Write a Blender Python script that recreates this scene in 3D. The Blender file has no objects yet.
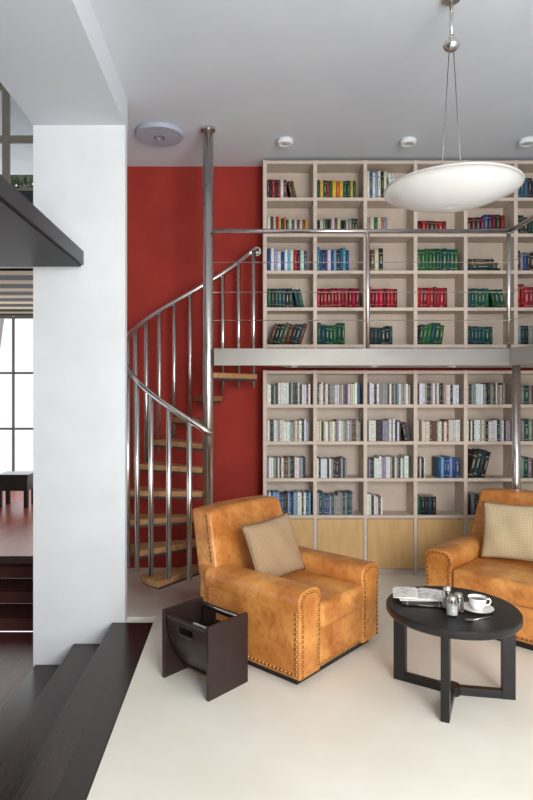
import bpy, bmesh, math, random
from mathutils import Vector, Matrix
random.seed(7)
scene = bpy.context.scene
COL = scene.collection
try:
    scene.view_settings.view_transform = 'Standard'
except Exception:
    pass

def lin(c):
    r = []
    for v in c[:3]:
        v = v/255.0
        r.append(v/12.92 if v <= 0.04045 else ((v+0.055)/1.055)**2.4)
    return (r[0], r[1], r[2], 1.0)

# ---------------- materials ----------------
def mat(name, col, rough=0.5, metal=0.0, col2=None, scale=8, detail=4, bump=0.0, bscale=60,
        stretch=(1, 1, 1), emit=None, estr=0, spec=0.5, trans=0.0, lo=0.35, hi=0.65, coat=0.0):
    m = bpy.data.materials.new(name); m.use_nodes = True
    nt = m.node_tree; b = nt.nodes['Principled BSDF']
    b.inputs['Base Color'].default_value = lin(col)
    b.inputs['Roughness'].default_value = rough
    b.inputs['Metallic'].default_value = metal
    b.inputs['Specular IOR Level'].default_value = spec
    b.inputs['Transmission Weight'].default_value = trans
    b.inputs['Coat Weight'].default_value = coat
    tc = nt.nodes.new('ShaderNodeTexCoord')
    mp = nt.nodes.new('ShaderNodeMapping'); mp.inputs['Scale'].default_value = stretch
    nt.links.new(tc.outputs['Object'], mp.inputs['Vector'])
    if col2 is not None:
        n = nt.nodes.new('ShaderNodeTexNoise'); n.inputs['Scale'].default_value = scale
        n.inputs['Detail'].default_value = detail
        r = nt.nodes.new('ShaderNodeValToRGB')
        r.color_ramp.elements[0].position = lo; r.color_ramp.elements[1].position = hi
        r.color_ramp.elements[0].color = lin(col); r.color_ramp.elements[1].color = lin(col2)
        nt.links.new(mp.outputs[0], n.inputs['Vector'])
        nt.links.new(n.outputs[0], r.inputs[0]); nt.links.new(r.outputs[0], b.inputs['Base Color'])
    if bump:
        n2 = nt.nodes.new('ShaderNodeTexNoise'); n2.inputs['Scale'].default_value = bscale
        n2.inputs['Detail'].default_value = 6
        bp = nt.nodes.new('ShaderNodeBump'); bp.inputs['Strength'].default_value = bump
        bp.inputs['Distance'].default_value = 0.01
        nt.links.new(mp.outputs[0], n2.inputs['Vector'])
        nt.links.new(n2.outputs[0], bp.inputs['Height']); nt.links.new(bp.outputs[0], b.inputs['Normal'])
    if emit:
        b.inputs['Emission Color'].default_value = lin(emit); b.inputs['Emission Strength'].default_value = estr
    return m

def plank_mat(name, c1, c2, rough, width, along='Y', coat=0.0, spec=.5):
    m = mat(name, c1, rough, coat=coat, spec=spec)
    nt = m.node_tree; b = nt.nodes['Principled BSDF']
    tc = nt.nodes.new('ShaderNodeTexCoord'); mp = nt.nodes.new('ShaderNodeMapping')
    if along == 'Y': mp.inputs['Rotation'].default_value = (0, 0, math.pi/2)
    nt.links.new(tc.outputs['Object'], mp.inputs['Vector'])
    br = nt.nodes.new('ShaderNodeTexBrick'); br.inputs['Scale'].default_value = 1
    br.inputs['Brick Width'].default_value = 1.3; br.inputs['Row Height'].default_value = width
    br.inputs['Mortar Size'].default_value = 0.0025
    br.inputs['Color1'].default_value = lin(c1); br.inputs['Color2'].default_value = lin(c2)
    br.inputs['Mortar'].default_value = lin([v*0.4 for v in c1])
    nt.links.new(mp.outputs[0], br.inputs['Vector'])
    n = nt.nodes.new('ShaderNodeTexNoise'); n.inputs['Scale'].default_value = 6; n.inputs['Detail'].default_value = 8
    mp2 = nt.nodes.new('ShaderNodeMapping'); mp2.inputs['Scale'].default_value = (12, 1, 1) if along == 'Y' else (1, 12, 1)
    nt.links.new(tc.outputs['Object'], mp2.inputs['Vector']); nt.links.new(mp2.outputs[0], n.inputs['Vector'])
    mx = nt.nodes.new('ShaderNodeMix'); mx.data_type = 'RGBA'; mx.blend_type = 'MULTIPLY'
    mx.inputs[0].default_value = 0.5
    nt.links.new(br.outputs['Color'], mx.inputs[6]); nt.links.new(n.outputs[0], mx.inputs[7])
    nt.links.new(mx.outputs[2], b.inputs['Base Color'])
    return m

M_white = mat('plaster_white', (222, 225, 227), 0.8, col2=(228, 231, 233), scale=3, bump=0.03, spec=.2)
M_ceil = mat('ceiling_grey', (208, 213, 221), 0.9, col2=(212, 217, 224), scale=2, spec=.1)
M_red = mat('red_plaster', (146, 51, 44), 0.85, col2=(157, 56, 48), scale=3, bump=0.05, spec=.12)
M_floor = mat('cream_screed', (236, 230, 216), 0.42, col2=(242, 237, 225), scale=2.2, detail=8, bump=0.04, bscale=20, spec=.35)
M_dark = plank_mat('dark_stained_oak', (50, 38, 37), (64, 48, 46), 0.25, 0.14, spec=.35)
M_darkred = plank_mat('dark_red_boards', (96, 56, 52), (116, 66, 60), 0.28, 0.12, spec=.35)
M_redfloor = plank_mat('polished_red_boards', (176, 72, 44), (198, 88, 54), 0.3, 0.12, spec=.14)
M_shelf = mat('limed_oak', (198, 182, 168), 0.55, col2=(206, 191, 178), scale=4, stretch=(1.5, 2, 6), bump=0.02, spec=.2)
M_shelfback = mat('pale_oak_panel', (192, 177, 163), 0.6, col2=(199, 185, 171), scale=3, stretch=(3, 1, 1.5), spec=.15)
M_door = mat('maple_door', (200, 162, 108), 0.45, col2=(210, 174, 122), scale=3, stretch=(6, 1, 1.2), spec=.3)
M_steel = mat('brushed_steel', (208, 204, 200), 0.24, 1.0, col2=(222, 218, 214), scale=20, stretch=(1, 1, 8))
M_fascia = mat('satin_steel_fascia', (118, 115, 111), 0.5, .9, col2=(136, 133, 128), scale=.9, stretch=(1.2, 1, 5), lo=.3, hi=.7)
M_wood = mat('oak_tread', (160, 118, 78), 0.5, col2=(182, 140, 98), scale=6, stretch=(1, 8, 1), spec=.25)
M_black = mat('ebonised_wood', (24, 22, 23), 0.36, col2=(30, 27, 27), scale=10, spec=.4)
M_rack = mat('dark_brown_leather', (42, 31, 30), 0.34, col2=(52, 38, 36), scale=14, bump=0.15, bscale=180, spec=.4)
M_brass = mat('antique_brass', (150, 106, 60), 0.35, 1.0)
M_lens = mat('frosted_lens', (200, 200, 198), 0.4)
M_opal = mat('opal_glass', (226, 227, 226), 0.3, coat=0.4)
M_rim = mat('shade_rim', (180, 180, 178), 0.3)
M_fixt = mat('grey_plastic', (170, 176, 192), 0.5)
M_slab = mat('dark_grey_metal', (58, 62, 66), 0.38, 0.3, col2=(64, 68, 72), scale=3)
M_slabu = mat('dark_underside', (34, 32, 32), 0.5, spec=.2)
M_china = mat('white_porcelain', (242, 240, 236), 0.15, coat=0.5)
M_coffee = mat('coffee', (60, 35, 20), 0.2)
M_glass = mat('clear_glass', (240, 244, 244), 0.05, trans=1.0)
M_paper = mat('paper', (236, 232, 224), 0.7, col2=(200, 198, 194), scale=30, lo=0.5, hi=0.62)
M_page = mat('page_block', (222, 212, 190), 0.8)
M_frame = mat('window_frame_dark', (58, 56, 55), 0.5)
M_frameg = mat('window_frame_grey', (160, 160, 160), 0.5)
M_wire = mat('steel_wire', (150, 150, 150), 0.4, 1.0)
M_beigeframe = mat('window_frame_beige', (176, 166, 150), 0.5)
M_leaf = mat('foliage', (58, 72, 52), 0.8, col2=(110, 122, 100), scale=6)
M_bark = mat('bark', (190, 184, 176), 0.9, col2=(160, 152, 144), scale=10)

# leather
def leather():
    m = mat('tan_leather', (200, 128, 60), 0.34, col2=(226, 162, 90), scale=2.6, detail=9, bump=0.10, bscale=110, lo=0.32, hi=0.68)
    nt = m.node_tree; b = nt.nodes['Principled BSDF']
    ramp = b.inputs['Base Color'].links[0].from_node
    tc = nt.nodes.new('ShaderNodeTexCoord')
    cur = ramp.outputs[0]
    for sc, p0, p1, col, fac in [(5, .30, .62, (176, 130, 100), .6), (28, .30, .52, (180, 142, 115), .45)]:
        n = nt.nodes.new('ShaderNodeTexNoise'); n.inputs['Scale'].default_value = sc; n.inputs['Detail'].default_value = 12
        n.inputs['Roughness'].default_value = .62
        nt.links.new(tc.outputs['Object'], n.inputs['Vector'])
        r = nt.nodes.new('ShaderNodeValToRGB'); r.color_ramp.elements[0].position = p0; r.color_ramp.elements[1].position = p1
        r.color_ramp.elements[0].color = lin(col); r.color_ramp.elements[1].color = (1, 1, 1, 1)
        nt.links.new(n.outputs[0], r.inputs[0])
        mx = nt.nodes.new('ShaderNodeMix'); mx.data_type = 'RGBA'; mx.blend_type = 'MULTIPLY'; mx.inputs[0].default_value = fac
        nt.links.new(cur, mx.inputs[6]); nt.links.new(r.outputs[0], mx.inputs[7])
        cur = mx.outputs[2]
    nt.links.new(cur, b.inputs['Base Color'])
    return m
M_leather = leather()

def weave(name, c1, c2, sc):
    m = mat(name, c1, 0.9, spec=.1)
    nt = m.node_tree; b = nt.nodes['Principled BSDF']
    tc = nt.nodes.new('ShaderNodeTexCoord')
    ws = []
    for ax in ('X', 'Z'):
        w = nt.nodes.new('ShaderNodeTexWave'); w.bands_direction = ax; w.inputs['Scale'].default_value = sc
        w.inputs['Distortion'].default_value = 0.6
        nt.links.new(tc.outputs['Object'], w.inputs['Vector']); ws.append(w)
    mm = nt.nodes.new('ShaderNodeMath'); mm.operation = 'MULTIPLY'
    nt.links.new(ws[0].outputs['Fac'], mm.inputs[0]); nt.links.new(ws[1].outputs['Fac'], mm.inputs[1])
    r = nt.nodes.new('ShaderNodeValToRGB'); r.color_ramp.elements[0].color = lin(c1); r.color_ramp.elements[1].color = lin(c2)
    r.color_ramp.elements[1].position = 0.6
    nt.links.new(mm.outputs[0], r.inputs[0]); nt.links.new(r.outputs[0], b.inputs['Base Color'])
    bp = nt.nodes.new('ShaderNodeBump'); bp.inputs['Strength'].default_value = .3; bp.inputs['Distance'].default_value = .004
    nt.links.new(mm.outputs[0], bp.inputs['Height']); nt.links.new(bp.outputs[0], b.inputs['Normal'])
    return m
M_burlap = weave('burlap_weave', (150, 124, 96), (182, 156, 126), 28)
M_linen = weave('straw_weave', (178, 158, 124), (206, 190, 158), 22)

def cover_mat():
    m = mat('book_cover', (200, 200, 200), 0.5, spec=.3)
    nt = m.node_tree; b = nt.nodes['Principled BSDF']
    oi = nt.nodes.new('ShaderNodeObjectInfo'); tc = nt.nodes.new('ShaderNodeTexCoord')
    sp = nt.nodes.new('ShaderNodeSeparateXYZ'); nt.links.new(tc.outputs['Generated'], sp.inputs[0])
    sh = nt.nodes.new('ShaderNodeMath'); sh.operation = 'MULTIPLY_ADD'; sh.inputs[1].default_value = .16; sh.inputs[2].default_value = -.08
    nt.links.new(oi.outputs['Random'], sh.inputs[0])
    za = nt.nodes.new('ShaderNodeMath'); za.operation = 'ADD'; nt.links.new(sp.outputs['Z'], za.inputs[0]); nt.links.new(sh.outputs[0], za.inputs[1])
    def rng(sock, a, c):
        g = nt.nodes.new('ShaderNodeMath'); g.operation = 'GREATER_THAN'; g.inputs[1].default_value = a
        l = nt.nodes.new('ShaderNodeMath'); l.operation = 'LESS_THAN'; l.inputs[1].default_value = c
        k = nt.nodes.new('ShaderNodeMath'); k.operation = 'MULTIPLY'
        nt.links.new(sock, g.inputs[0]); nt.links.new(sock, l.inputs[0])
        nt.links.new(g.outputs[0], k.inputs[0]); nt.links.new(l.outputs[0], k.inputs[1]); return k.outputs[0]
    z = za.outputs[0]; x = sp.outputs['X']
    a = rng(z, .84, .88); c = rng(z, .14, .18); d = rng(z, .4, .72); e = rng(x, .36, .64)
    de = nt.nodes.new('ShaderNodeMath'); de.operation = 'MULTIPLY'; nt.links.new(d, de.inputs[0]); nt.links.new(e, de.inputs[1])
    s = nt.nodes.new('ShaderNodeMath'); s.operation = 'ADD'; nt.links.new(a, s.inputs[0]); nt.links.new(c, s.inputs[1])
    s2 = nt.nodes.new('ShaderNodeMath'); s2.operation = 'ADD'; nt.links.new(s.outputs[0], s2.inputs[0]); nt.links.new(de.outputs[0], s2.inputs[1])
    rs = nt.nodes.new('ShaderNodeMath'); rs.operation = 'MULTIPLY'; rs.inputs[1].default_value = .6; nt.links.new(oi.outputs['Random'], rs.inputs[0])
    t = nt.nodes.new('ShaderNodeMath'); t.operation = 'MULTIPLY'
    nt.links.new(s2.outputs[0], t.inputs[0]); nt.links.new(rs.outputs[0], t.inputs[1])
    bw = nt.nodes.new('ShaderNodeRGBToBW'); nt.links.new(oi.outputs['Color'], bw.inputs[0])
    gt = nt.nodes.new('ShaderNodeMath'); gt.operation = 'LESS_THAN'; gt.inputs[1].default_value = 0.3; nt.links.new(bw.outputs[0], gt.inputs[0])
    bc = nt.nodes.new('ShaderNodeMix'); bc.data_type = 'RGBA'
    bc.inputs[6].default_value = lin((70, 60, 80)); bc.inputs[7].default_value = lin((200, 184, 142))
    nt.links.new(gt.outputs[0], bc.inputs[0])
    mx = nt.nodes.new('ShaderNodeMix'); mx.data_type = 'RGBA'
    nt.links.new(t.outputs[0], mx.inputs[0]); nt.links.new(oi.outputs['Color'], mx.inputs[6]); nt.links.new(bc.outputs[2], mx.inputs[7])
    nt.links.new(mx.outputs[2], b.inputs['Base Color'])
    return m
M_cover = cover_mat()

def stripes():
    m = mat('striped_slats', (200, 196, 180), 0.6, spec=.1)
    nt = m.node_tree; b = nt.nodes['Principled BSDF']
    tc = nt.nodes.new('ShaderNodeTexCoord'); w = nt.nodes.new('ShaderNodeTexWave'); w.bands_direction = 'Y'
    w.inputs['Scale'].default_value = 0.55
    r = nt.nodes.new('ShaderNodeValToRGB'); r.color_ramp.interpolation = 'CONSTANT'
    r.color_ramp.elements[0].color = lin((24, 22, 20)); r.color_ramp.elements[1].color = lin((206, 192, 160)); r.color_ramp.elements[1].position = .6
    nt.links.new(tc.outputs['Object'], w.inputs['Vector']); nt.links.new(w.outputs['Fac'], r.inputs[0]); nt.links.new(r.outputs[0], b.inputs['Base Color'])
    return m
M_stripe = stripes()

# ---------------- helpers ----------------
def link(o, parent=None):
    COL.objects.link(o)
    if parent is not None: o.parent = parent
    return o
def new_obj(name, me, mats, parent=None, smooth=False):
    o = bpy.data.objects.new(name, me)
    for m in (mats if isinstance(mats, (list, tuple)) else [mats]): me.materials.append(m)
    if smooth:
        for p in me.polygons: p.use_smooth = True
    return link(o, parent)
def bm_obj(name, bm, mats, parent=None, smooth=False):
    bmesh.ops.recalc_face_normals(bm, faces=bm.faces[:])
    me = bpy.data.meshes.new(name); bm.to_mesh(me); bm.free()
    return new_obj(name, me, mats, parent, smooth)
def empty(name, loc, rotz=0):
    e = bpy.data.objects.new(name, None); e.location = loc; e.rotation_euler = (0, 0, rotz); e.empty_display_size = .1
    return link(e)
def top(o, label, cat, group=None):
    o['label'] = label; o['category'] = cat
    if group: o['group'] = group
    return o
def struct(o):
    o['kind'] = 'structure'; return o
def add_box(bm, lo, hi, mi=0):
    vs = [bm.verts.new((x, y, z)) for x in (lo[0], hi[0]) for y in (lo[1], hi[1]) for z in (lo[2], hi[2])]
    for f in [(0, 1, 3, 2), (4, 6, 7, 5), (0, 4, 5, 1), (2, 3, 7, 6), (0, 2, 6, 4), (1, 5, 7, 3)]:
        fc = bm.faces.new([vs[i] for i in f]); fc.material_index = mi
def box(name, lo, hi, m, parent=None, bevel=0.0, seg=2):
    bm = bmesh.new(); add_box(bm, lo, hi)
    o = bm_obj(name, bm, m, parent)
    if bevel:
        b = o.modifiers.new('b', 'BEVEL'); b.width = bevel; b.segments = seg; b.limit_method = 'ANGLE'
        for p in o.data.polygons: p.use_smooth = True
        o.modifiers.new('w', 'WEIGHTED_NORMAL')
    return o
def prism(name, pts, z0, z1, m, parent=None, bevel=0.0, axis='Z', seg=2):
    bm = bmesh.new()
    def P(p, t): return (p[0], p[1], t) if axis == 'Z' else ((p[0], t, p[1]) if axis == 'Y' else (t, p[0], p[1]))
    a = [bm.verts.new(P(p, z0)) for p in pts]; c = [bm.verts.new(P(p, z1)) for p in pts]
    bm.faces.new(a); bm.faces.new(c[::-1])
    n = len(pts)
    for i in range(n): bm.faces.new((a[i], a[(i+1) % n], c[(i+1) % n], c[i]))
    o = bm_obj(name, bm, m, parent)
    if bevel:
        b = o.modifiers.new('b', 'BEVEL'); b.width = bevel; b.segments = seg; b.limit_method = 'ANGLE'; b.angle_limit = math.radians(40)
        for p in o.data.polygons: p.use_smooth = True
        o.modifiers.new('w', 'WEIGHTED_NORMAL')
    return o
def add_tube(bm, pts, r, n=12):
    pts = [Vector(p) for p in pts]; rings = []
    up = None
    for i, p in enumerate(pts):
        t = (pts[min(i+1, len(pts)-1)]-pts[max(i-1, 0)]).normalized()
        if up is None:
            up = Vector((0, 0, 1)) if abs(t.z) < .9 else Vector((1, 0, 0))
        a = t.cross(up).normalized(); b = a.cross(t).normalized(); up = b
        rings.append([bm.verts.new(p+(a*math.cos(2*math.pi*k/n)+b*math.sin(2*math.pi*k/n))*r) for k in range(n)])
    for i in range(len(rings)-1):
        for k in range(n):
            f = bm.faces.new((rings[i][k], rings[i][(k+1) % n], rings[i+1][(k+1) % n], rings[i+1][k])); f.smooth = True
    bm.faces.new(rings[0][::-1]); bm.faces.new(rings[-1])
def tube(name, pts, r, m, parent=None, n=12):
    bm = bmesh.new(); add_tube(bm, pts, r, n); return bm_obj(name, bm, m, parent)
def add_lathe(bm, prof, c=(0, 0, 0), n=32):
    rings = []
    for r, z in prof:
        if r < 1e-5: rings.append([bm.verts.new((c[0], c[1], c[2]+z))])
        else: rings.append([bm.verts.new((c[0]+r*math.cos(2*math.pi*k/n), c[1]+r*math.sin(2*math.pi*k/n), c[2]+z)) for k in range(n)])
    for i in range(len(rings)-1):
        A, B = rings[i], rings[i+1]
        for k in range(n):
            k2 = (k+1) % n
            if len(A) == 1 and len(B) == 1: continue
            if len(A) == 1: f = bm.faces.new((A[0], B[k], B[k2]))
            elif len(B) == 1: f = bm.faces.new((A[k], A[k2], B[0]))
            else: f = bm.faces.new((A[k], A[k2], B[k2], B[k]))
            f.smooth = True
def lathe(name, prof, m, parent=None, c=(0, 0, 0), n=40):
    bm = bmesh.new(); add_lathe(bm, prof, c, n)
    o = bm_obj(name, bm, m, parent)
    try:
        o.data.set_sharp_from_angle(angle=math.radians(40))
    except Exception: pass
    return o
def soft_box(name, size, r, puff, m, parent=None, loc=(0, 0, 0), rot=(0, 0, 0), fn=None, k=4, mm=8):
    h = [s/2 for s in size]
    def ax(hh):
        a = [-hh+r*i/k for i in range(k)]
        mid = [-hh+r+(2*hh-2*r)*i/mm for i in range(mm+1)]
        b = [hh-r+r*(i+1)/k for i in range(k)]
        return a+mid+b
    A = [ax(v) for v in h]
    bm = bmesh.new()
    for d in range(3):
        u, v = [(1, 2), (2, 0), (0, 1)][d]
        for s in (-1, 1):
            g = []
            for cu in A[u]:
                row = []
                for cv in A[v]:
                    p = [0, 0, 0]; p[d] = s*h[d]; p[u] = cu; p[v] = cv
                    row.append(bm.verts.new(p))
                g.append(row)
            for i in range(len(g)-1):
                for j in range(len(g[0])-1):
                    bm.faces.new((g[i][j], g[i+1][j], g[i+1][j+1], g[i][j+1]))
    bmesh.ops.remove_doubles(bm, verts=bm.verts[:], dist=1e-5)
    for vt in bm.verts:
        p = vt.co.copy(); uvw = [p[i]/h[i] for i in range(3)]
        q = Vector([max(-(h[i]-r), min(h[i]-r, p[i])) for i in range(3)]); d = p-q
        if d.length > 1e-9: p = q+d.normalized()*r
        for i in range(3):
            a, b = [j for j in range(3) if j != i]
            pf = puff[i] if isinstance(puff, (list, tuple)) else puff
            p[i] += uvw[i]*pf*(1-uvw[a]**2)*(1-uvw[b]**2)*(abs(uvw[i])**2)
        if fn: p = fn(p, uvw)
        vt.co = p
    o = bm_obj(name, bm, m, parent, True)
    o.location = loc; o.rotation_euler = rot
    return o
def pillow(name, w, hgt, t, m, parent=None, n=22):
    bm = bmesh.new()
    for s in (-1, 1):
        g = []
        for i in range(n+1):
            row = []
            for j in range(n+1):
                u = -1+2*i/n; v = -1+2*j/n
                e = max(0, (1-abs(u)**2.6))**.55*max(0, (1-abs(v)**2.6))**.55
                pin = 1-0.07*(1-abs(v)**2)*abs(u)**3
                pin2 = 1-0.07*(1-abs(u)**2)*abs(v)**3
                wr = (0.006*math.sin(7*u+3*v)+.005*math.sin(5*v-4*u+1))*e
                row.append(bm.verts.new((u*w/2*pin, s*(t/2*e+wr*1.0), v*hgt/2*pin2)))
            g.append(row)
        for i in range(n):
            for j in range(n):
                q = (g[i][j], g[i+1][j], g[i+1][j+1], g[i][j+1])
                bm.faces.new(q if s < 0 else q[::-1])
    bmesh.ops.remove_doubles(bm, verts=bm.verts[:], dist=1e-5)
    return bm_obj(name, bm, m, parent, True)

CZ = 3.95
# ---------------- structure ----------------
struct(prism('floor', [(-.64, -1.5), (3.1, -1.5), (3.1, 5.75), (-1.25, 5.75), (-1.25, 4.47), (-.64, 4.47)], -.1, 0, M_floor))
struct(box('floor_lower', (-6, -1.5, -.57), (-.63, 5.35, -.471), M_darkred))
struct(box('floor_far', (-6, 6.15, -.2), (-1.55, 11.4, 0), M_redfloor))
struct(prism('ceiling', [(-.853, -1.5), (3.1, -1.5), (3.1, 5.75), (-1.25, 5.75), (-1.25, 4.47), (-.853, 4.47)], CZ, CZ+.15, M_ceil))
struct(box('wall_back', (-1.25, 5.75, -.1), (3.3, 5.9, CZ+.15), M_red))
struct(box('wall_right', (3.1, -1.5, -.1), (3.3, 5.75, CZ+.15), M_white))
struct(box('wall_partition', (-1.54, 4.55, -.47), (-1.25, 10.4, 6.0), M_white))
struct(box('wall_pillar', (-1.54, 4.37, -.47), (-.853, 4.45, 3.72), M_white))
struct(box('trim_1', (-1.54, -1.5, 3.72), (-.853, 4.47, 4.3), mat('soffit_paint', (216, 221, 228), .8, spec=.2)))
struct(box('wall_left', (-6.2, 4.0, -.47), (-6.0, 10.4, 6.0), M_white))
# unseen wall with large window opening, added behind viewer for contrast in reflections
bm = bmesh.new()
add_box(bm, (-6.2, -1.65, -.57), (-.2, -1.5, 6.0)); add_box(bm, (-.2, -1.65, 3.5), (3.3, -1.5, 6.0))
add_box(bm, (-.2, -1.65, -.1), (3.3, -1.5, .25)); add_box(bm, (3.0, -1.65, .25), (3.3, -1.5, 3.5))
struct(bm_obj('wall_front_unseen', bm, mat('front_wall_paint', (170, 168, 166), .8, spec=.1)))
# steps between the two levels
st = empty('staircase', (-.64, 3.0, 0))
top(st, 'dark-stained oak steps leading down to the lower floor', 'steps')
for i in range(3):
    x1 = -.641-i*.287; x0 = x1-.287
    zt = 0.0-.157*i
    o = box('tread', (x0+.64-.02, -4.4, zt-.035), (x1+.64, 1.365, zt), M_dark, st, .004)
    o = box('riser', (x0+.64, -4.4, zt-.157+.0), (x1+.64, 1.365, zt-.036), M_dark, st)
# far steps
st2 = empty('staircase.001', (-3.8, 5.35, -.47))
top(st2, 'dark brown wooden steps rising to the far room', 'steps')
M_rb = mat('riser_brown', (84, 50, 46), .7, spec=.1)
M_tb = mat('tread_brown', (56, 34, 31), .8, spec=.02)
for i in range(3):
    box('tread', (-2.2, i*.27, .157*(i+1)-.035), (2.25, (i+1)*.27+(.02 if i < 2 else 0), .157*(i+1)), M_tb, st2)
    box('riser', (-2.2, i*.27+.02, .157*i+.0005), (2.25, (i+1)*.27, .157*(i+1)-.035), M_rb, st2)
# overhead dark slab
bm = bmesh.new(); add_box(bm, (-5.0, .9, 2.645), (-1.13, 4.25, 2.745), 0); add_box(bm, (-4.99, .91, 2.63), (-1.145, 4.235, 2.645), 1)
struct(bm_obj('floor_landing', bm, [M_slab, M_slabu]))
# left room upper
struct(box('floor_upper', (-6, 7.0, 3.22), (-1.55, 11.4, 3.5), M_white))
struct(box('ceiling_far', (-6, 7.0, 3.19), (-1.55, 11.4, 3.215), M_stripe))
struct(box('ceiling_upper', (-6.2, -1.5, 6.0), (-1.25, 11.4, 6.15), M_white))
struct(box('wall_upper', (-6, 8.0, 3.5), (-1.55, 8.12, 4.5), M_slab))
# windows
def window(name, x0, x1, z0, z1, y, nx, nz, m, fw=.06):
    bm = bmesh.new()
    for i in range(nx+1):
        x = x0+(x1-x0)*i/nx; add_box(bm, (x-fw/2, y-.02, z0), (x+fw/2, y+.02, z1))
    for j in range(nz+1):
        z = z0+(z1-z0)*j/nz
        for i in range(nx):
            a = x0+(x1-x0)*i/nx+fw/2; b = x0+(x1-x0)*(i+1)/nx-fw/2
            add_box(bm, (a, y-.018, z-fw/2), (b, y+.018, z+fw/2))
    return struct(bm_obj(name, bm, m))
window('window_1', -5.95, -1.6, .03, 3.15, 10.9, 5, 3, M_frameg, .04)
window('window_2', -5.9, -1.6, 4.5, 5.95, 8.06, 8, 2, M_beigeframe, .1)
window('window_3', -.2, 3.0, .25, 3.5, -1.58, 3, 1, M_frame, .07)
# tree outside
tr = empty('tree', (-5.3, 14.5, -.5))
top(tr, 'leafy green tree outside the upper window', 'tree')
tube('trunk', [(-.9, 0, 0), (-.8, 0, 2.5), (-.5, .1, 5), (.1, 0, 7.5)], .05, M_bark, tr)
bm = bmesh.new()
for i in range(620):
    a = random.uniform(0, 6.28); rr = random.uniform(0, 2.1); z = 8.9+random.uniform(-1.7, 1.9)
    c = Vector((rr*math.cos(a)*1.2, rr*math.sin(a)*.6, z)); s = random.uniform(.12, .3)
    vs = [bm.verts.new(c+Vector((random.uniform(-s, s), random.uniform(-s, s), random.uniform(-s, s)))) for _ in range(4)]
    bm.faces.new(vs[:3]); bm.faces.new(vs[1:])
me = bpy.data.meshes.new('foliage'); bm.to_mesh(me); bm.free(); new_obj('foliage', me, M_leaf, tr)['kind'] = 'stuff'
# low black table in far room
stl = empty('side_table', (-3.42, 9.0, 0)); top(stl, 'small solid black side table before the tall window', 'table')
box('table_top', (-.24, -.2, .45), (.24, .2, .5), M_black, stl, .005)
box('drawer_box', (-.22, -.18, .25), (.22, .18, .45), M_black, stl, .003)
for sx in (-.2, .2):
    for sy in (-.16, .16):
        box('leg', (sx-.03, sy-.03, 0), (sx+.03, sy+.03, .25), M_black, stl)

# ---------------- bookcases ----------------
FY = 5.5; BY = 5.745; X0 = .245; PX = .4727
Zup = [3.894, 3.546, 3.207, 2.858, 2.51, 2.161]
Zlo = [1.915, 1.596, 1.248, .9, .551]
TV = .034; TB = .030; NL = 6
bc = empty('bookcase', (X0, FY, 2.1)); top(bc, 'tall limed oak wall bookcase above the gallery deck', 'bookcase')
for i in range(7):
    x = i*PX
    box('upright', (x-TV/2, 0, 0.0), (x+TV/2, BY-FY-.012, 3.912-2.1), M_shelf, bc)
for z in Zup:
    for i in range(6):
        box('shelf', (i*PX+TV/2, .004, z-TB/2-2.1), ((i+1)*PX-TV/2, BY-FY-.012, z+TB/2-2.1), M_shelf, bc)
box('back_panel', (0, BY-FY-.012, 0), (6*PX, BY-FY, 3.912-2.1), M_shelfback, bc)
bc2 = empty('bookcase', (X0, FY, 0)); top(bc2, 'limed oak bookcase with maple base doors under the deck', 'bookcase')
for i in range(NL+1):
    x = i*PX
    box('upright', (x-TV/2, 0, 0.0), (x+TV/2, BY-FY-.012, 1.933), M_shelf, bc2)
for z in Zlo:
    for i in range(NL):
        box('shelf', (i*PX+TV/2, .004, z-TB/2), ((i+1)*PX-TV/2, BY-FY-.012, z+TB/2), M_shelf, bc2)
box('back_panel', (0, BY-FY-.012, 0), (NL*PX, BY-FY, 1.93), M_shelfback, bc2)
box('plinth', (TV/2, .03, 0), (NL*PX-TV/2, .05, .06), M_shelf, bc2)
for i in range(NL):
    a = i*PX+TV/2+.003
    box('door', (a, .002, .065), (a+(PX-TV)-.006, .02, .53), M_door, bc2, .002)

# ---- books
def book_mesh(name, kind):
    bm = bmesh.new()
    if kind == 'book':
        add_box(bm, (-.5, .02, 0), (-.42, 1, 1), 0); add_box(bm, (.42, .02, 0), (.5, 1, 1), 0)
        n = 6; ring = []
        for k in range(n+1):
            a = math.pi*k/n; ring.append((-.5*math.cos(a), .02-.045*math.sin(a)))
        lo = [bm.verts.new((x, y, 0)) for x, y in ring]; hi = [bm.verts.new((x, y, 1)) for x, y in ring]
        for k in range(n): bm.faces.new((lo[k], lo[k+1], hi[k+1], hi[k])).smooth = True
        bm.faces.new(lo); bm.faces.new(hi)
        add_box(bm, (-.42, .02, .015), (.42, .97, .985), 1)
    else:
        add_box(bm, (-.5, 0, 0), (.5, 1, 1), 0)
        bmesh.ops.bevel(bm, geom=[e for e in bm.edges if abs(e.verts[0].co.z-e.verts[1].co.z) > .5], offset=.06, segments=2, affect='EDGES')
    bmesh.ops.recalc_face_normals(bm, faces=bm.faces[:])
    me = bpy.data.meshes.new(name); bm.to_mesh(me); bm.free()
    me.materials.append(M_cover); me.materials.append(M_page)
    return me
ME_book = book_mesh('book', 'book'); ME_dvd = book_mesh('dvd_case', 'dvd')
C = {'W': (214, 215, 214), 'B': (46, 74, 128), 'L': (120, 158, 190), 'K': (40, 40, 46), 'G': (26, 82, 52), 'T': (28, 72, 76),
     'R': (160, 28, 46), 'Y': (214, 180, 70), 'O': (180, 100, 56), 'N': (92, 66, 54), 'S': (132, 134, 140), 'M': (104, 24, 38),
     'P': (204, 196, 178), 'C': (50, 140, 152)}
CN = {'W': 'white', 'B': 'blue', 'L': 'pale blue', 'K': 'black', 'G': 'green', 'T': 'dark teal', 'R': 'crimson', 'Y': 'yellow',
      'O': 'orange', 'N': 'brown', 'S': 'grey', 'M': 'maroon', 'P': 'cream', 'C': 'turquoise'}
cnt = {'book': 0, 'disc_case': 0}
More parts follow.
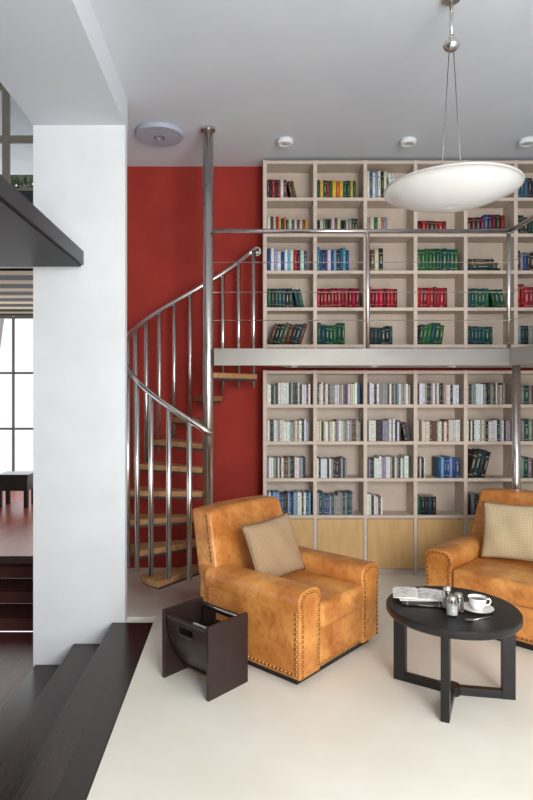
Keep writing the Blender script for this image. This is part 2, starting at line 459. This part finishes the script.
def put(kind, x, y, z, t, d, h, ck, group, lean=0.0, flat=False):
    me = ME_book if kind == 'book' else ME_dvd
    o = bpy.data.objects.new(kind, me)
    o.scale = (t, d, h); o.location = (x, y, z)
    if flat: o.rotation_euler = (0, math.radians(-90), 0)
    elif lean: o.rotation_euler = (0, lean, 0)
    c = [max(0, min(255, v+random.uniform(-14, 14))) for v in C[ck]]
    o.color = lin(c)
    COL.objects.link(o)
    st_ = 'lying flat' if flat else ('leaning' if lean else 'upright')
    nm = 'hardback book' if kind == 'book' else 'slim disc case'
    top(o, '%s %s %s on an oak bookcase shelf' % (st_, CN[ck], nm), 'book' if kind == 'book' else 'disc case', group)
    cnt[kind] += 1
def cell(col, zb, pal, fill, hr, tr_, kind, group, lean_last=0, all_lean=0, start=0.0, seq=True):
    xa = X0+col*PX+TV/2+.006+start; xe = X0+(col+1)*PX-TV/2-.008
    xend = xa+(xe-xa)*fill
    x = xa; z = zb+TB/2+.0005; i = 0
    hh = random.uniform(*hr)
    if all_lean:
        ang = math.radians(all_lean)
        x += .01
        while x < xend-.09:
            t = random.uniform(*tr_); h = random.uniform(*hr)
            px = x+t/2/math.cos(ang)
            put(kind, px, FY+.03, z+math.sin(ang)*t/2, t, random.uniform(.15, .18), h, pal[i % len(pal)], group, ang)
            x += t/math.cos(ang)+.0015; i += 1
        return
    while True:
        t = random.uniform(*tr_)
        if x+t > xend: break
        if random.random() < .3: hh = random.uniform(*hr)
        h = hh*random.uniform(.985, 1.0)
        ck = pal[i % len(pal)] if seq else random.choice(pal)
        put(kind, x+t/2, FY+.03+random.uniform(0, .01), z, t, random.uniform(.15, .18), h, ck, group)
        x += t+.001; i += 1
    if lean_last and x+.09 < xe:
        for _ in range(lean_last):
            t = random.uniform(*tr_); h = hr[0]*.97
            ang = -math.radians(12)
            px = x+h*math.sin(-ang)+t/2+.004
            if px+t/2 > xe: break
            put(kind, px, FY+.03, z+math.sin(-ang)*t/2, t, .16, h, ck, group, ang)
            x += t/math.cos(ang)+.002
names = ['top', 'second', 'third', 'fourth', 'fifth']
S_ = (.028, .044)
UP = [
 [('NKRKRWNG', .45, (.17, .2), (.018, .03), 2), ('GYGRGYOYG', .88, (.15, .18), (.022, .036), 0), ('WBWLWK', .5, (.24, .27), (.02, .035), 2), ('KSWG', .4, (.17, .2), S_, 1), ('NWK', .3, (.16, .2), S_, 0), ('BTBK', .8, (.17, .2), S_, 0)],
 [('WNPRYKOGWN', .95, (.13, .17), (.018, .03), 0), ('KPSGKWNPK', .95, (.13, .17), (.02, .032), 0), ('SPGWO', .55, (.13, .17), (.02, .04), 0), ('MRMK', .7, (.12, .14), (.03, .05), 0), ('KMKMB', .85, (.16, .2), S_, 0), ('KTK', .85, (.16, .2), S_, 0)],
 [('BWLWBWLWRKW', .95, (.18, .22), (.024, .036), 0), ('CBTBWBLKB', .75, (.2, .23), (.022, .034), 0), ('KNPK', .45, (.19, .22), (.03, .04), 0), ('GTGG', .92, (.2, .22), (.03, .04), 0), None, ('KSBK', .85, (.17, .2), S_, 0)],
 [('TKTT', .62, (.18, .2), (.03, .04), 2), ('RM', .97, (.18, .2), (.028, .036), 0), ('RMR', .68, (.18, .21), (.03, .04), 0), ('RRM', .72, (.18, .2), (.028, .036), 0), ('TTG', .55, (.18, .2), S_, 3), ('RM', .85, (.2, .23), S_, 0)],
 [('NKTN', .95, (.19, .21), (.03, .042), 'L'), ('GT', .66, (.18, .21), (.03, .042), 0), ('TK', .6, (.15, .18), (.03, .04), 0), ('TGGT', .75, (.18, .21), (.03, .042), 'l'), ('TT', .6, (.17, .2), (.03, .04), 0), ('STK', .8, (.17, .19), S_, 0)],
]
for r in range(5):
    for c in range(6):
        s = UP[r][c]; g = 'books on the %s shelf' % names[r]
        if s is None:
            z = Zup[r+1]+TB/2+.0005
            for k, (ck, h) in enumerate([('K', .3), ('T', .27), ('N', .28), ('K', .24)]):
                t = .028
                put('book', X0+c*PX+TV/2+.02+h, FY+.03, z+t/2+k*(t+.001), t, .17, h, ck, g, flat=True)
            continue
        pal, fill, hr, tt, ln = s
        if ln == 'L': cell(c, Zup[r+1], pal, fill, hr, tt, 'book', g, all_lean=18)
        elif ln == 'l': cell(c, Zup[r+1], pal, fill, hr, tt, 'book', g, all_lean=8)
        else: cell(c, Zup[r+1], pal, fill, hr, tt, 'book', g, lean_last=ln)
D1 = (.014, .025)
HH = (.18, .21)
LO = [
 [('WSWKSWWK', .97, HH, D1, 0), ('PKWWSWBSPSWNST', .97, HH, D1, 0), ('WSBKSWNWS', .97, HH, D1, 0), ('KWSWKWPSWK', .97, HH, D1, 0), ('KSPWSNSWS', .86, HH, D1, 1)],
 [('WSWKPSWW', .97, HH, D1, 0), ('SPWNPSWPK', .97, HH, D1, 0), ('WKSW', .78, HH, D1, 2), ('PPNPNPW', .97, HH, D1, 0), ('WSWKWSPW', .97, HH, D1, 0)],
 [('SKWSWNKSW', .86, HH, D1, 3), ('KSWSK', .7, (.17, .19), D1, 0), ('PWKSWWSK', .97, HH, D1, 0), None, None],
 [('BWLKBWSWK', .97, HH, D1, 0), ('TKTBSS', .85, (.17, .21), D1, 0), ('KNW', .38, (.16, .2), D1, 0), ('TKK', .45, (.16, .2), (.03, .04), 0), ('KWS', .55, (.16, .2), (.03, .04), 0)],
]
for r in range(4):
    for c in range(5):
        g = 'disc cases on the %s lower shelf' % names[r]; zb = Zlo[r+1]
        s = LO[r][c]
        if s is None:
            if c == 3:
                cell(c, zb, 'KW', .25, HH, D1, 'book', g)
                cell(c, zb, 'BLB', .95, (.18, .21), (.02, .03), 'book', g, start=.2)
            else:
                cell(c, zb, 'KTK', .55, (.25, .27), (.03, .04), 'book', g, all_lean=14)
            continue
        pal, fill, hr, tt, ll = s
        cell(c, zb, pal, fill, hr, tt, 'disc_case' if tt is D1 else 'book', g, lean_last=ll, seq=False)
for r in range(4):
    cell(5, Zlo[r+1], 'KSTSN', .45, (.17, .22), S_, 'book', 'books on the %s lower shelf' % names[r])

# ---------------- gallery deck ----------------
DZ0, DZ1 = 1.945, 2.09
dk = empty('gallery_deck', (0, 4.87, 0)); top(dk, 'gallery deck with brushed steel fascia before the bookcase', 'balcony')
Y = lambda v: v-4.87
prism('deck_floor', [(-.2, Y(4.885)), (2.275, Y(4.885)), (2.275, Y(2.5)), (3.09, Y(2.5)), (3.09, Y(5.49)), (.45, Y(5.49)), (.38, Y(5.26)), (.0, Y(5.03)), (-.2, Y(5.03))], DZ0+.012, DZ1-.004, mat('deck_board', (190, 184, 178), .5, spec=.2), dk)
box('fascia', (-.21, 0, DZ0), (2.26, .014, DZ1), M_fascia, dk, .003)
box('fascia', (2.26, Y(2.5), DZ0), (2.274, 0.014, DZ1), mat('satin_steel_lightened', (190, 187, 182), .55, .6), dk, .003)  # same fascia steel, colour lightened because this side reflects dark
for x in (.47, 1.16, 1.83):
    lathe('downlight', [(0, 0), (.03, 0), (.034, .004), (.034, .02), (0, .02)], M_lens, dk, (x, Y(5.02), DZ0-.008))
tube('support_post', [(2.36, Y(4.97), 0), (2.36, Y(4.97), DZ0+.01)], .034, M_steel, dk, 20)
lathe('post_base', [(0, 0), (.08, 0), (.08, .012), (0, .012)], M_steel, dk, (2.36, Y(4.97), 0))
rl = empty('balcony_railing', (0, 4.885, DZ1)); top(rl, 'brushed steel gallery railing with tension cables', 'railing')
RZ = 3.07-DZ1
tube('handrail', [(-.215, 0, RZ), (2.26, 0, RZ), (2.27, -.012, RZ), (2.27, -2.3, RZ)], .019, M_steel, rl, 14)
for (x, y) in [(1.076, 0), (2.262, .012), (2.27, -1.2), (2.27, -2.3)]:
    tube('post', [(x, y, .0), (x, y, RZ)], .017, M_steel, rl, 12)
for z in (.235, .47, .72):
    tube('cable', [(-.215, 0, z), (2.26, 0, z), (2.27, -.01, z), (2.27, -2.3, z)], .0035, M_steel, rl, 6)

# ---------------- spiral stair ----------------
SX, SY = -.261, 4.92
ss = empty('spiral_staircase', (SX, SY, 0)); top(ss, 'steel spiral staircase with oak treads by the red wall', 'staircase')
tube('central_pole', [(0, 0, 0.0), (0, 0, CZ-.001)], .045, M_steel, ss, 24)
lathe('ceiling_flange', [(.04, 0), (.062, .004), (.062, .025), (.04, .025)], M_steel, ss, (0, 0, CZ-.027))
RO = .705
def zr(a): return 1.42+(275-a)/220*1.65
def th(i): return .29+.2*(i-1)
STEP = 18.9
for i in range(1, 10):
    a0 = 225-STEP*(i-1) if i < 9 else 56; h = th(i)
    pts = []
    rr_ = RO-.025 if i < 9 else RO-.10
    if i == 1: rr_ = RO-.08
    for da in (-11, -5, 0, 5, 11):
        a = math.radians(a0+da); pts.append((rr_*math.cos(a), rr_*math.sin(a)))
    for da in (40, -40):
        a = math.radians(a0+da); pts.append((.052*math.cos(a), .052*math.sin(a)))
    t = prism('tread', pts, h-.045, h, M_wood, ss, .004)
    pl = [(p[0]*.97, p[1]*.97) for p in pts[:5]]+pts[5:]
    prism('tread_bracket', pl, h-.062, h-.0455, M_frame, t)
for k in range(0, 17):
    ang = 262-12.9*k
    a = math.radians(ang)
    hb = min(1.9, th(1+(227-ang)/STEP))-.13
    p = (RO*math.cos(a), RO*math.sin(a))
    tube('baluster', [(p[0], p[1], max(.36, hb)), (p[0], p[1], zr(ang))], .0195, M_steel, ss, 14)
pts = []
for k in range(0, 45):
    ang = 275-5*k; a = math.radians(ang); pts.append((RO*math.cos(a), RO*math.sin(a), zr(ang)))
pts.append((.172-SX, 5.63-SY, 3.10)); pts.append((.172-SX, 5.735-SY, 3.11))
tube('handrail', pts, .021, M_steel, ss, 14)
o = lathe('wall_flange', [(0, 0), (.045, 0), (.045, .012), (0, .012)], M_steel, ss); o.rotation_euler = (math.pi/2, 0, 0); o.location = (.172-SX, 5.748-SY, 3.11)

# ---------------- armchairs ----------------
def studs(name, pts, nrm, parent):
    bm = bmesh.new()
    nrm = Vector(nrm).normalized()
    u = nrm.orthogonal().normalized(); v = nrm.cross(u)
    pts = [Vector(p) for p in pts]
    carry = 0.0; sp = .029
    for a, b in zip(pts[:-1], pts[1:]):
        L = (b-a).length; t = carry
        while t < L:
            c = a+(b-a)*(t/L); r = .0105
            r0 = [bm.verts.new(c-nrm*.002+(u*math.cos(q)+v*math.sin(q))*r) for q in [k*math.pi/4 for k in range(8)]]
            r1 = [bm.verts.new(c+nrm*.006+(u*math.cos(q)+v*math.sin(q))*r*.65) for q in [k*math.pi/4 for k in range(8)]]
            tp = bm.verts.new(c+nrm*.0085)
            for k in range(8):
                k2 = (k+1) % 8
                bm.faces.new((r0[k], r0[k2], r1[k2], r1[k])).smooth = True
                bm.faces.new((r1[k], r1[k2], tp)).smooth = True
            t += sp
        carry = t-L
    return bm_obj(name, bm, M_brass, parent)

def armchair(loc, rot, label, W=.90):
    e = empty('armchair', loc, rot); top(e, label, 'armchair', 'tan leather armchairs')
    D = .88; aw = .205
    box('plinth', (-W/2+.04, -D/2+.05, 0), (W/2-.04, D/2-.06, .05), M_black, e, .005)
    soft_box('seat_base', (W-2*aw+.03, D-.06, .25), .015, (0, .004, 0), M_leather, e, (0, -.015, .175))
    for s in (-1, 1):
        xi = s*(W/2-aw); xo = s*(W/2)
        def arc(k, hw, zz, hh):
            a = math.pi*k/14; cs = math.cos(a); sn = math.sin(a)
            return (s*(W/2-aw/2)+s*math.copysign(abs(cs)**.72, cs)*hw, zz+abs(sn)**.72*hh)
        prof = [(xo, .05), (xo, .43), (xo+s*.004, .445)]
        for k in range(0, 15): prof.append(arc(k, aw/2+.010, .478, .086))
        prof += [(xi-s*.004, .445), (xi, .43), (xi, .05)]
        prism('armrest', prof, -D/2, D/2-.10, M_leather, e, .010, 'Y', 3)
        yf = -D/2-.001
        ins = .022
        pth = [(xo-s*ins, yf, .07), (xo-s*ins, yf, .44)]
        for k in range(0, 15):
            q = arc(k, aw/2-.014, .473, .069); pth.append((q[0], yf, q[1]))
        pth += [(xi+s*ins, yf, .44), (xi+s*ins, yf, .07)]
        studs('nail_trim', pth, (0, -1, 0), e)
        xs = xo+s*.001
        studs('nail_trim', [(xs, -D/2+.03, .43), (xs, -D/2+.03, .075), (xs, D/2-.13, .075), (xs, D/2-.13, .43)], (s, 0, 0), e)
    studs('nail_trim', [(-W/2+aw+.02, -D/2+.012, .075), (W/2-aw-.02, -D/2+.012, .075)], (0, -1, 0), e)
    soft_box('seat_cushion', (W-2*aw-.006, D-.20, .155), .030, (0, .008, .018), M_leather, e, (0, -.115, .367))
    def lean(p):
        p = Vector(p); p[1] += (p[2]+.32)*.27; p[0] *= 1-.10*max(0, (p[2]+.1)/.43); return p
    def fn(p, uvw):
        p = lean(p)
        if uvw[2] > .3: p[2] -= .012*abs(uvw[0])**3*((uvw[2]-.3)/.7)
        return p
    soft_box('backrest', (W-.05, .18, .65), .026, (0, .012, .006), M_leather, e, (0, .29, .595), fn=fn)
    soft_box('back_shell', (W-.03, .10, .5), .015, 0, M_leather, e, (0, .36, .31))
    for s in (-1, 1):
        pp = [lean((s*(W/2-.025), -.06, z)) for z in (0.0, .1, .2, .28)]
        studs('nail_trim', [(p[0]-s*.001, p[1]+.29, p[2]+.595) for p in pp], (s, 0, .25), e)
    return e
armchair((.330, 3.985, 0), math.radians(47.5), 'worn tan leather club armchair with brass nails, beside magazine rack')
# wider right-hand chair : keeps its visible front corner, grows out towards the window side
Wd = 1.06
c45 = math.cos(math.radians(45)); dx = (Wd-.90)/2
CX2, CY2 = 2.02+dx*c45, 4.36-dx*c45
armchair((CX2, CY2, 0), math.radians(-45), 'wide worn tan leather club armchair with brass nails, behind round table', Wd)

def pil(loc, w, h, t, m, label):
    p = pillow('cushion', w, h, t, m); p.location = loc
    top(p, label, 'cushion'); return p
def local(loc, ang, p):
    c, s = math.cos(ang), math.sin(ang); return (loc[0]+c*p[0]-s*p[1], loc[1]+s*p[0]+c*p[1], p[2])
a1 = math.radians(47.5)
P1 = pil(local((.330, 3.985), a1, (-.075, .055, .66)), .45, .41, .12, M_burlap, 'beige burlap scatter cushion leaning on armchair back')
P1.rotation_euler = (Matrix.Rotation(a1-.14, 3, 'Z') @ Matrix.Rotation(-.34, 3, 'X') @ Matrix.Rotation(-.09, 3, 'Y')).to_euler()
a2 = math.radians(-45)
P2 = pil(local((CX2, CY2), a2, (-.04, .04, .675)), .52, .43, .11, M_linen, 'pale straw-coloured woven cushion upright on armchair seat')
P2.rotation_euler = (Matrix.Rotation(a2+.08, 3, 'Z') @ Matrix.Rotation(-.27, 3, 'X') @ Matrix.Rotation(-.05, 3, 'Y')).to_euler()

# ---------------- round table ----------------
TX, TY, TZ = 1.215, 3.33, .495
tb = empty('coffee_table', (TX, TY, 0)); top(tb, 'round black wooden coffee table with three legs', 'table')
lathe('table_top', [(0, TZ-.05), (.34, TZ-.05), (.358, TZ-.045), (.365, TZ-.035), (.365, TZ-.008), (.358, TZ), (0, TZ)], M_black, tb, n=72)
for ang in (-116, -10, 146):
    a = math.radians(ang); d = Vector((math.cos(a), math.sin(a))); n_ = Vector((-d.y, d.x))
    def rect(r0, r1, w): return [tuple(d*r0+n_*w), tuple(d*r1+n_*w), tuple(d*r1-n_*w), tuple(d*r0-n_*w)]
    prism('leg', rect(.265, .335, .022), 0, TZ-.05, M_black, tb, .003)
    prism('stretcher', rect(.0, .266, .02), 0.0, .045, M_black, tb, .002)
    prism('apron', rect(.0, .266, .02), TZ-.09, TZ-.05, M_black, tb, .002)
lathe('hub', [(0, 0), (.045, 0), (.045, .05), (0, .05)], M_black, tb)

# cup
cp = empty('coffee_cup', (1.335, 3.27, TZ)); top(cp, 'white porcelain coffee cup on its saucer', 'cup')
lathe('saucer', [(0, .004), (.03, 0), (.035, .003), (.085, .014), (.087, .017), (.034, .008), (0, .008)], M_china, cp)
lathe('cup', [(0, .01), (.024, .009), (.03, .016), (.044, .04), (.050, .070), (.052, .074), (.048, .073), (.041, .042), (.022, .018), (0, .016)], M_china, cp)
lathe('coffee', [(0, .060), (.045, .060), (.0, .0595)], M_coffee, cp)
tube('handle', [(.049, 0, .062), (.067, 0, .064), (.075, 0, .05), (.067, 0, .032), (.042, 0, .028)], .0048, M_china, cp, 8)
def jar(x, y, r, h, label, fillc):
    e = empty('glass_jar', (x, y, TZ)); top(e, label, 'jar')
    lathe('jar_body', [(0, 0), (r*.9, 0), (r, .006), (r, h*.7), (r*.75, h*.8), (r*.7, h*.82), (r*.66, h*.8), (r*.9, h*.69), (r*.9, .01), (0, .008)], M_glass, e)
    lathe('contents', [(0, .01), (r*.86, .01), (r*.86, h*.5), (0, h*.52)], mat('contents', fillc, .8), e)
    lathe('lid', [(r*.72, h*.8), (r*.76, h*.81), (r*.76, h*.95), (r*.6, h), (0, h), (0, h*.82), (r*.7, h*.82)], M_steel, e)
jar(1.165, 3.19, .030, .11, 'small glass jar with steel lid on the table', (230, 226, 220))
jar(1.225, 3.26, .030, .10, 'small glass shaker beside the coffee cup', (80, 62, 50))
jar(1.172, 3.29, .028, .13, 'taller glass jar with steel lid on the table', (190, 180, 165))
sp = empty('teaspoon', (1.23, 3.12, TZ)); top(sp, 'small steel teaspoon lying on the table', 'spoon')
tube('handle', [(.02, 0, .003), (.13, .04, .005)], .003, M_steel, sp, 8)
o = lathe('bowl', [(0, .0005), (.01, .001), (.016, .005), (.01, .004), (0, .003)], M_steel, sp); o.scale = (1.4, 1, 1)
def flatbook(x, y, z, w, d, t, rot, c, label, me=ME_book, nm='book'):
    o = bpy.data.objects.new(nm, me); o.scale = (t, w, d)
    o.rotation_euler = (Matrix.Rotation(rot, 3, 'Z') @ Matrix.Rotation(math.radians(90), 3, 'Y')).to_euler()
    o.location = (x, y, z+t/2); o.color = lin(c); COL.objects.link(o); top(o, label, nm)
flatbook(.935, 3.35, TZ, .20, .25, .016, math.radians(-12), (60, 60, 64), 'dark hardback book lying flat under the magazines')
flatbook(.93, 3.37, TZ+.017, .20, .26, .008, math.radians(-4), (206, 204, 198), 'pale closed magazine lying on a dark book', ME_dvd, 'magazine')
mg = empty('magazine', (1.06, 3.455, TZ+.026), math.radians(-14)); top(mg, 'open white magazine lying on the magazine stack', 'magazine')
for s in (-1, 1):
    bm = bmesh.new(); g = []
    n = 10
    for i in range(n+1):
        u = i/n; x = s*u*.145; z = .003+.010*math.sin(math.pi*min(1, u*1.0)**.6)*(1-u*.6)
        g.append([bm.verts.new((x, -.095, z)), bm.verts.new((x, .095, z)), bm.verts.new((x, .095, 0)), bm.verts.new((x, -.095, 0))])
    for i in range(n):
        for k in range(4): bm.faces.new((g[i][k], g[i+1][k], g[i+1][(k+1) % 4], g[i][(k+1) % 4]))
    bm.faces.new(g[0]); bm.faces.new(g[-1])
    bm_obj('page', bm, M_paper, mg)

# ---------------- magazine rack ----------------
RX, RY = -.205, 3.49
mr = empty('magazine_rack', (RX, RY, 0), math.radians(-44)); top(mr, 'dark brown leather magazine rack beside the armchair', 'magazine rack')
for s in (-1, 1):
    box('end_panel', (s*.195-.011, -.16, 0), (s*.195+.011, .16, .41), M_rack, mr, .004)
for s in (-1, 1):
    tube('rod', [(-.184, s*.138, .375), (.184, s*.138, .375)], .008, M_steel, mr)
    bm = bmesh.new(); nx, nz = 24, 16; G = []
    for i in range(nx+1):
        row = []
        for j in range(nz+1):
            u = i/nx; v = j/nz
            x = -.182+.364*u; z = .387-.33*v; y = s*(.150-.125*v**2.2+.012*math.sin(math.pi*u)*math.sin(math.pi*v))
            row.append((bm.verts.new((x, y, z)), bm.verts.new((x, y-s*.006, z))))
        G.append(row)
    inside = lambda i, j: 8 <= i < 16 and 2 <= j < 4
    for i in range(nx):
        for j in range(nz):
            if inside(i, j): continue
            for k in (0, 1):
                bm.faces.new((G[i][j][k], G[i+1][j][k], G[i+1][j+1][k], G[i][j+1][k])).smooth = True
            for (di, dj, a, b) in [(-1, 0, (0, 0), (0, 1)), (1, 0, (1, 0), (1, 1)), (0, -1, (0, 0), (1, 0)), (0, 1, (0, 1), (1, 1))]:
                ii, jj = i+di, j+dj
                if not (0 <= ii < nx and 0 <= jj < nz) or inside(ii, jj):
                    p = G[i+a[0]][j+a[1]]; q = G[i+b[0]][j+b[1]]
                    bm.faces.new((p[0], q[0], q[1], p[1]))
    bm_obj('side_panel', bm, M_rack, mr)
box('bottom_panel', (-.183, -.03, .045), (.183, .03, .055), M_rack, mr)
o = bpy.data.objects.new('magazine', ME_dvd); o.scale = (.012, .21, .25); o.color = lin((206, 202, 196)); COL.objects.link(o)
o.location = local((RX, RY), math.radians(-44), (-.11, .01, .058)); o.rotation_euler = (0, 0, math.radians(-44-90))
top(o, 'thin pale magazine standing in the leather rack', 'magazine')

# ---------------- pendant ----------------
LX, LY = 1.20, 3.3; RZc = 2.865
pn = empty('pendant_lamp', (LX, LY, CZ)); top(pn, 'white opal glass bowl pendant lamp hanging on wires', 'lamp')
Zb = 3.69-CZ; Zr = RZc-CZ
tube('rod', [(0, 0, 0), (0, 0, Zb)], .010, M_steel, pn)
lathe('canopy', [(0, 0), (.055, 0), (.05, -.02), (.012, -.03), (0, -.03)], M_steel, pn)
lathe('joint', [(0, .05), (.014, .045), (.018, .02), (.04, 0), (.045, -.018), (.036, -.036), (.015, -.048), (0, -.048)], M_steel, pn, (0, 0, Zb))
R_ = .360; Hh = .095
prof = [(0, -Hh)]
for k in range(1, 15):
    u = k/14; prof.append((R_*u, -Hh*(1-u**2.2)-.008))
prof.append((R_+.006, -.008)); prof.append((R_+.006, .006)); prof.append((R_-.006, .006))
for k in range(13, 0, -1):
    u = k/14; prof.append((R_*u-.004, -Hh*(1-u**2.2)+.008))
prof.append((0, -Hh+.01))
lathe('lamp_shade', prof, M_opal, pn, (0, 0, Zr), 72)
bm = bmesh.new(); add_tube(bm, [((R_+.006)*math.cos(k*math.pi/36), (R_+.006)*math.sin(k*math.pi/36), Zr) for k in range(73)], .008, 8)
bm_obj('rim', bm, M_rim, pn)
for s in (-1, 1):
    tube('wire', [(s*.012, 0, Zb-.04), (s*.065, 0, Zr-Hh+.015)], .0026, M_wire, pn, 6)

# ---------------- ceiling fixtures ----------------
e = empty('ceiling_lamp', (-.68, 5.0, CZ)); top(e, 'round grey ceiling lamp near the spiral staircase', 'ceiling light')
lathe('body', [(0, 0), (.2, 0), (.207, -.006), (.207, -.03), (.197, -.042), (.12, -.045), (0, -.045)], M_fixt, e, n=56)
lathe('ring', [(.045, -.045), (.045, -.050), (.035, -.050), (.034, -.045)], M_steel, e)
for i, px in enumerate((285, 408, 527)):
    x = (px-239)*5.15/584
    e = empty('spotlight', (x, 5.15, CZ)); top(e, 'small round white ceiling spotlight above the bookcase', 'spotlight', 'ceiling spotlights')
    lathe('housing', [(0, 0), (.064, 0), (.07, -.008), (.07, -.03), (.062, -.04), (.045, -.042), (.04, -.036)], M_white, e)
    lathe('lens', [(0, -.034), (.042, -.037), (0, -.03)], M_lens, e)

# ---------------- lights / world / camera ----------------
w = bpy.data.worlds.new('World'); scene.world = w; w.use_nodes = True
bg = w.node_tree.nodes['Background']; bg.inputs[0].default_value = (.93, .97, 1.0, 1); bg.inputs[1].default_value = 1.15
def area(name, loc, target, sx, sy, power, col=(1, 1, 1)):
    l = bpy.data.lights.new(name, 'AREA'); l.shape = 'RECTANGLE'; l.size = sx; l.size_y = sy; l.energy = power; l.color = col
    o = bpy.data.objects.new(name, l); o.location = loc
    o.rotation_euler = (Vector(target)-Vector(loc)).to_track_quat('-Z', 'Y').to_euler(); COL.objects.link(o); return o
area('daylight', (1.7, -1.3, 2.3), (.9, 4.3, .4), 1.9, 1.8, 200, (1, .99, .97))
area('ceiling_fill', (1.2, -1.4, .7), (.9, 3.5, 3.95), 3.0, .9, 72, (.98, .99, 1))  # added fill lamp aimed upward to brighten the ceiling
area('daylight_far', (-3.6, 10.6, 1.8), (-3.0, 5, .5), 3.6, 2.6, 45, (.95, .98, 1))
cam = bpy.data.cameras.new('Camera'); cam.lens = 584/800*36; cam.sensor_width = 36; cam.sensor_fit = 'AUTO'
cam.shift_x = 27.5/800; cam.shift_y = -5/800; cam.clip_start = .05
co = bpy.data.objects.new('Camera', cam); co.location = (0, 0, 1.7); co.rotation_euler = (math.pi/2, 0, 0); COL.objects.link(co)
scene.camera = co
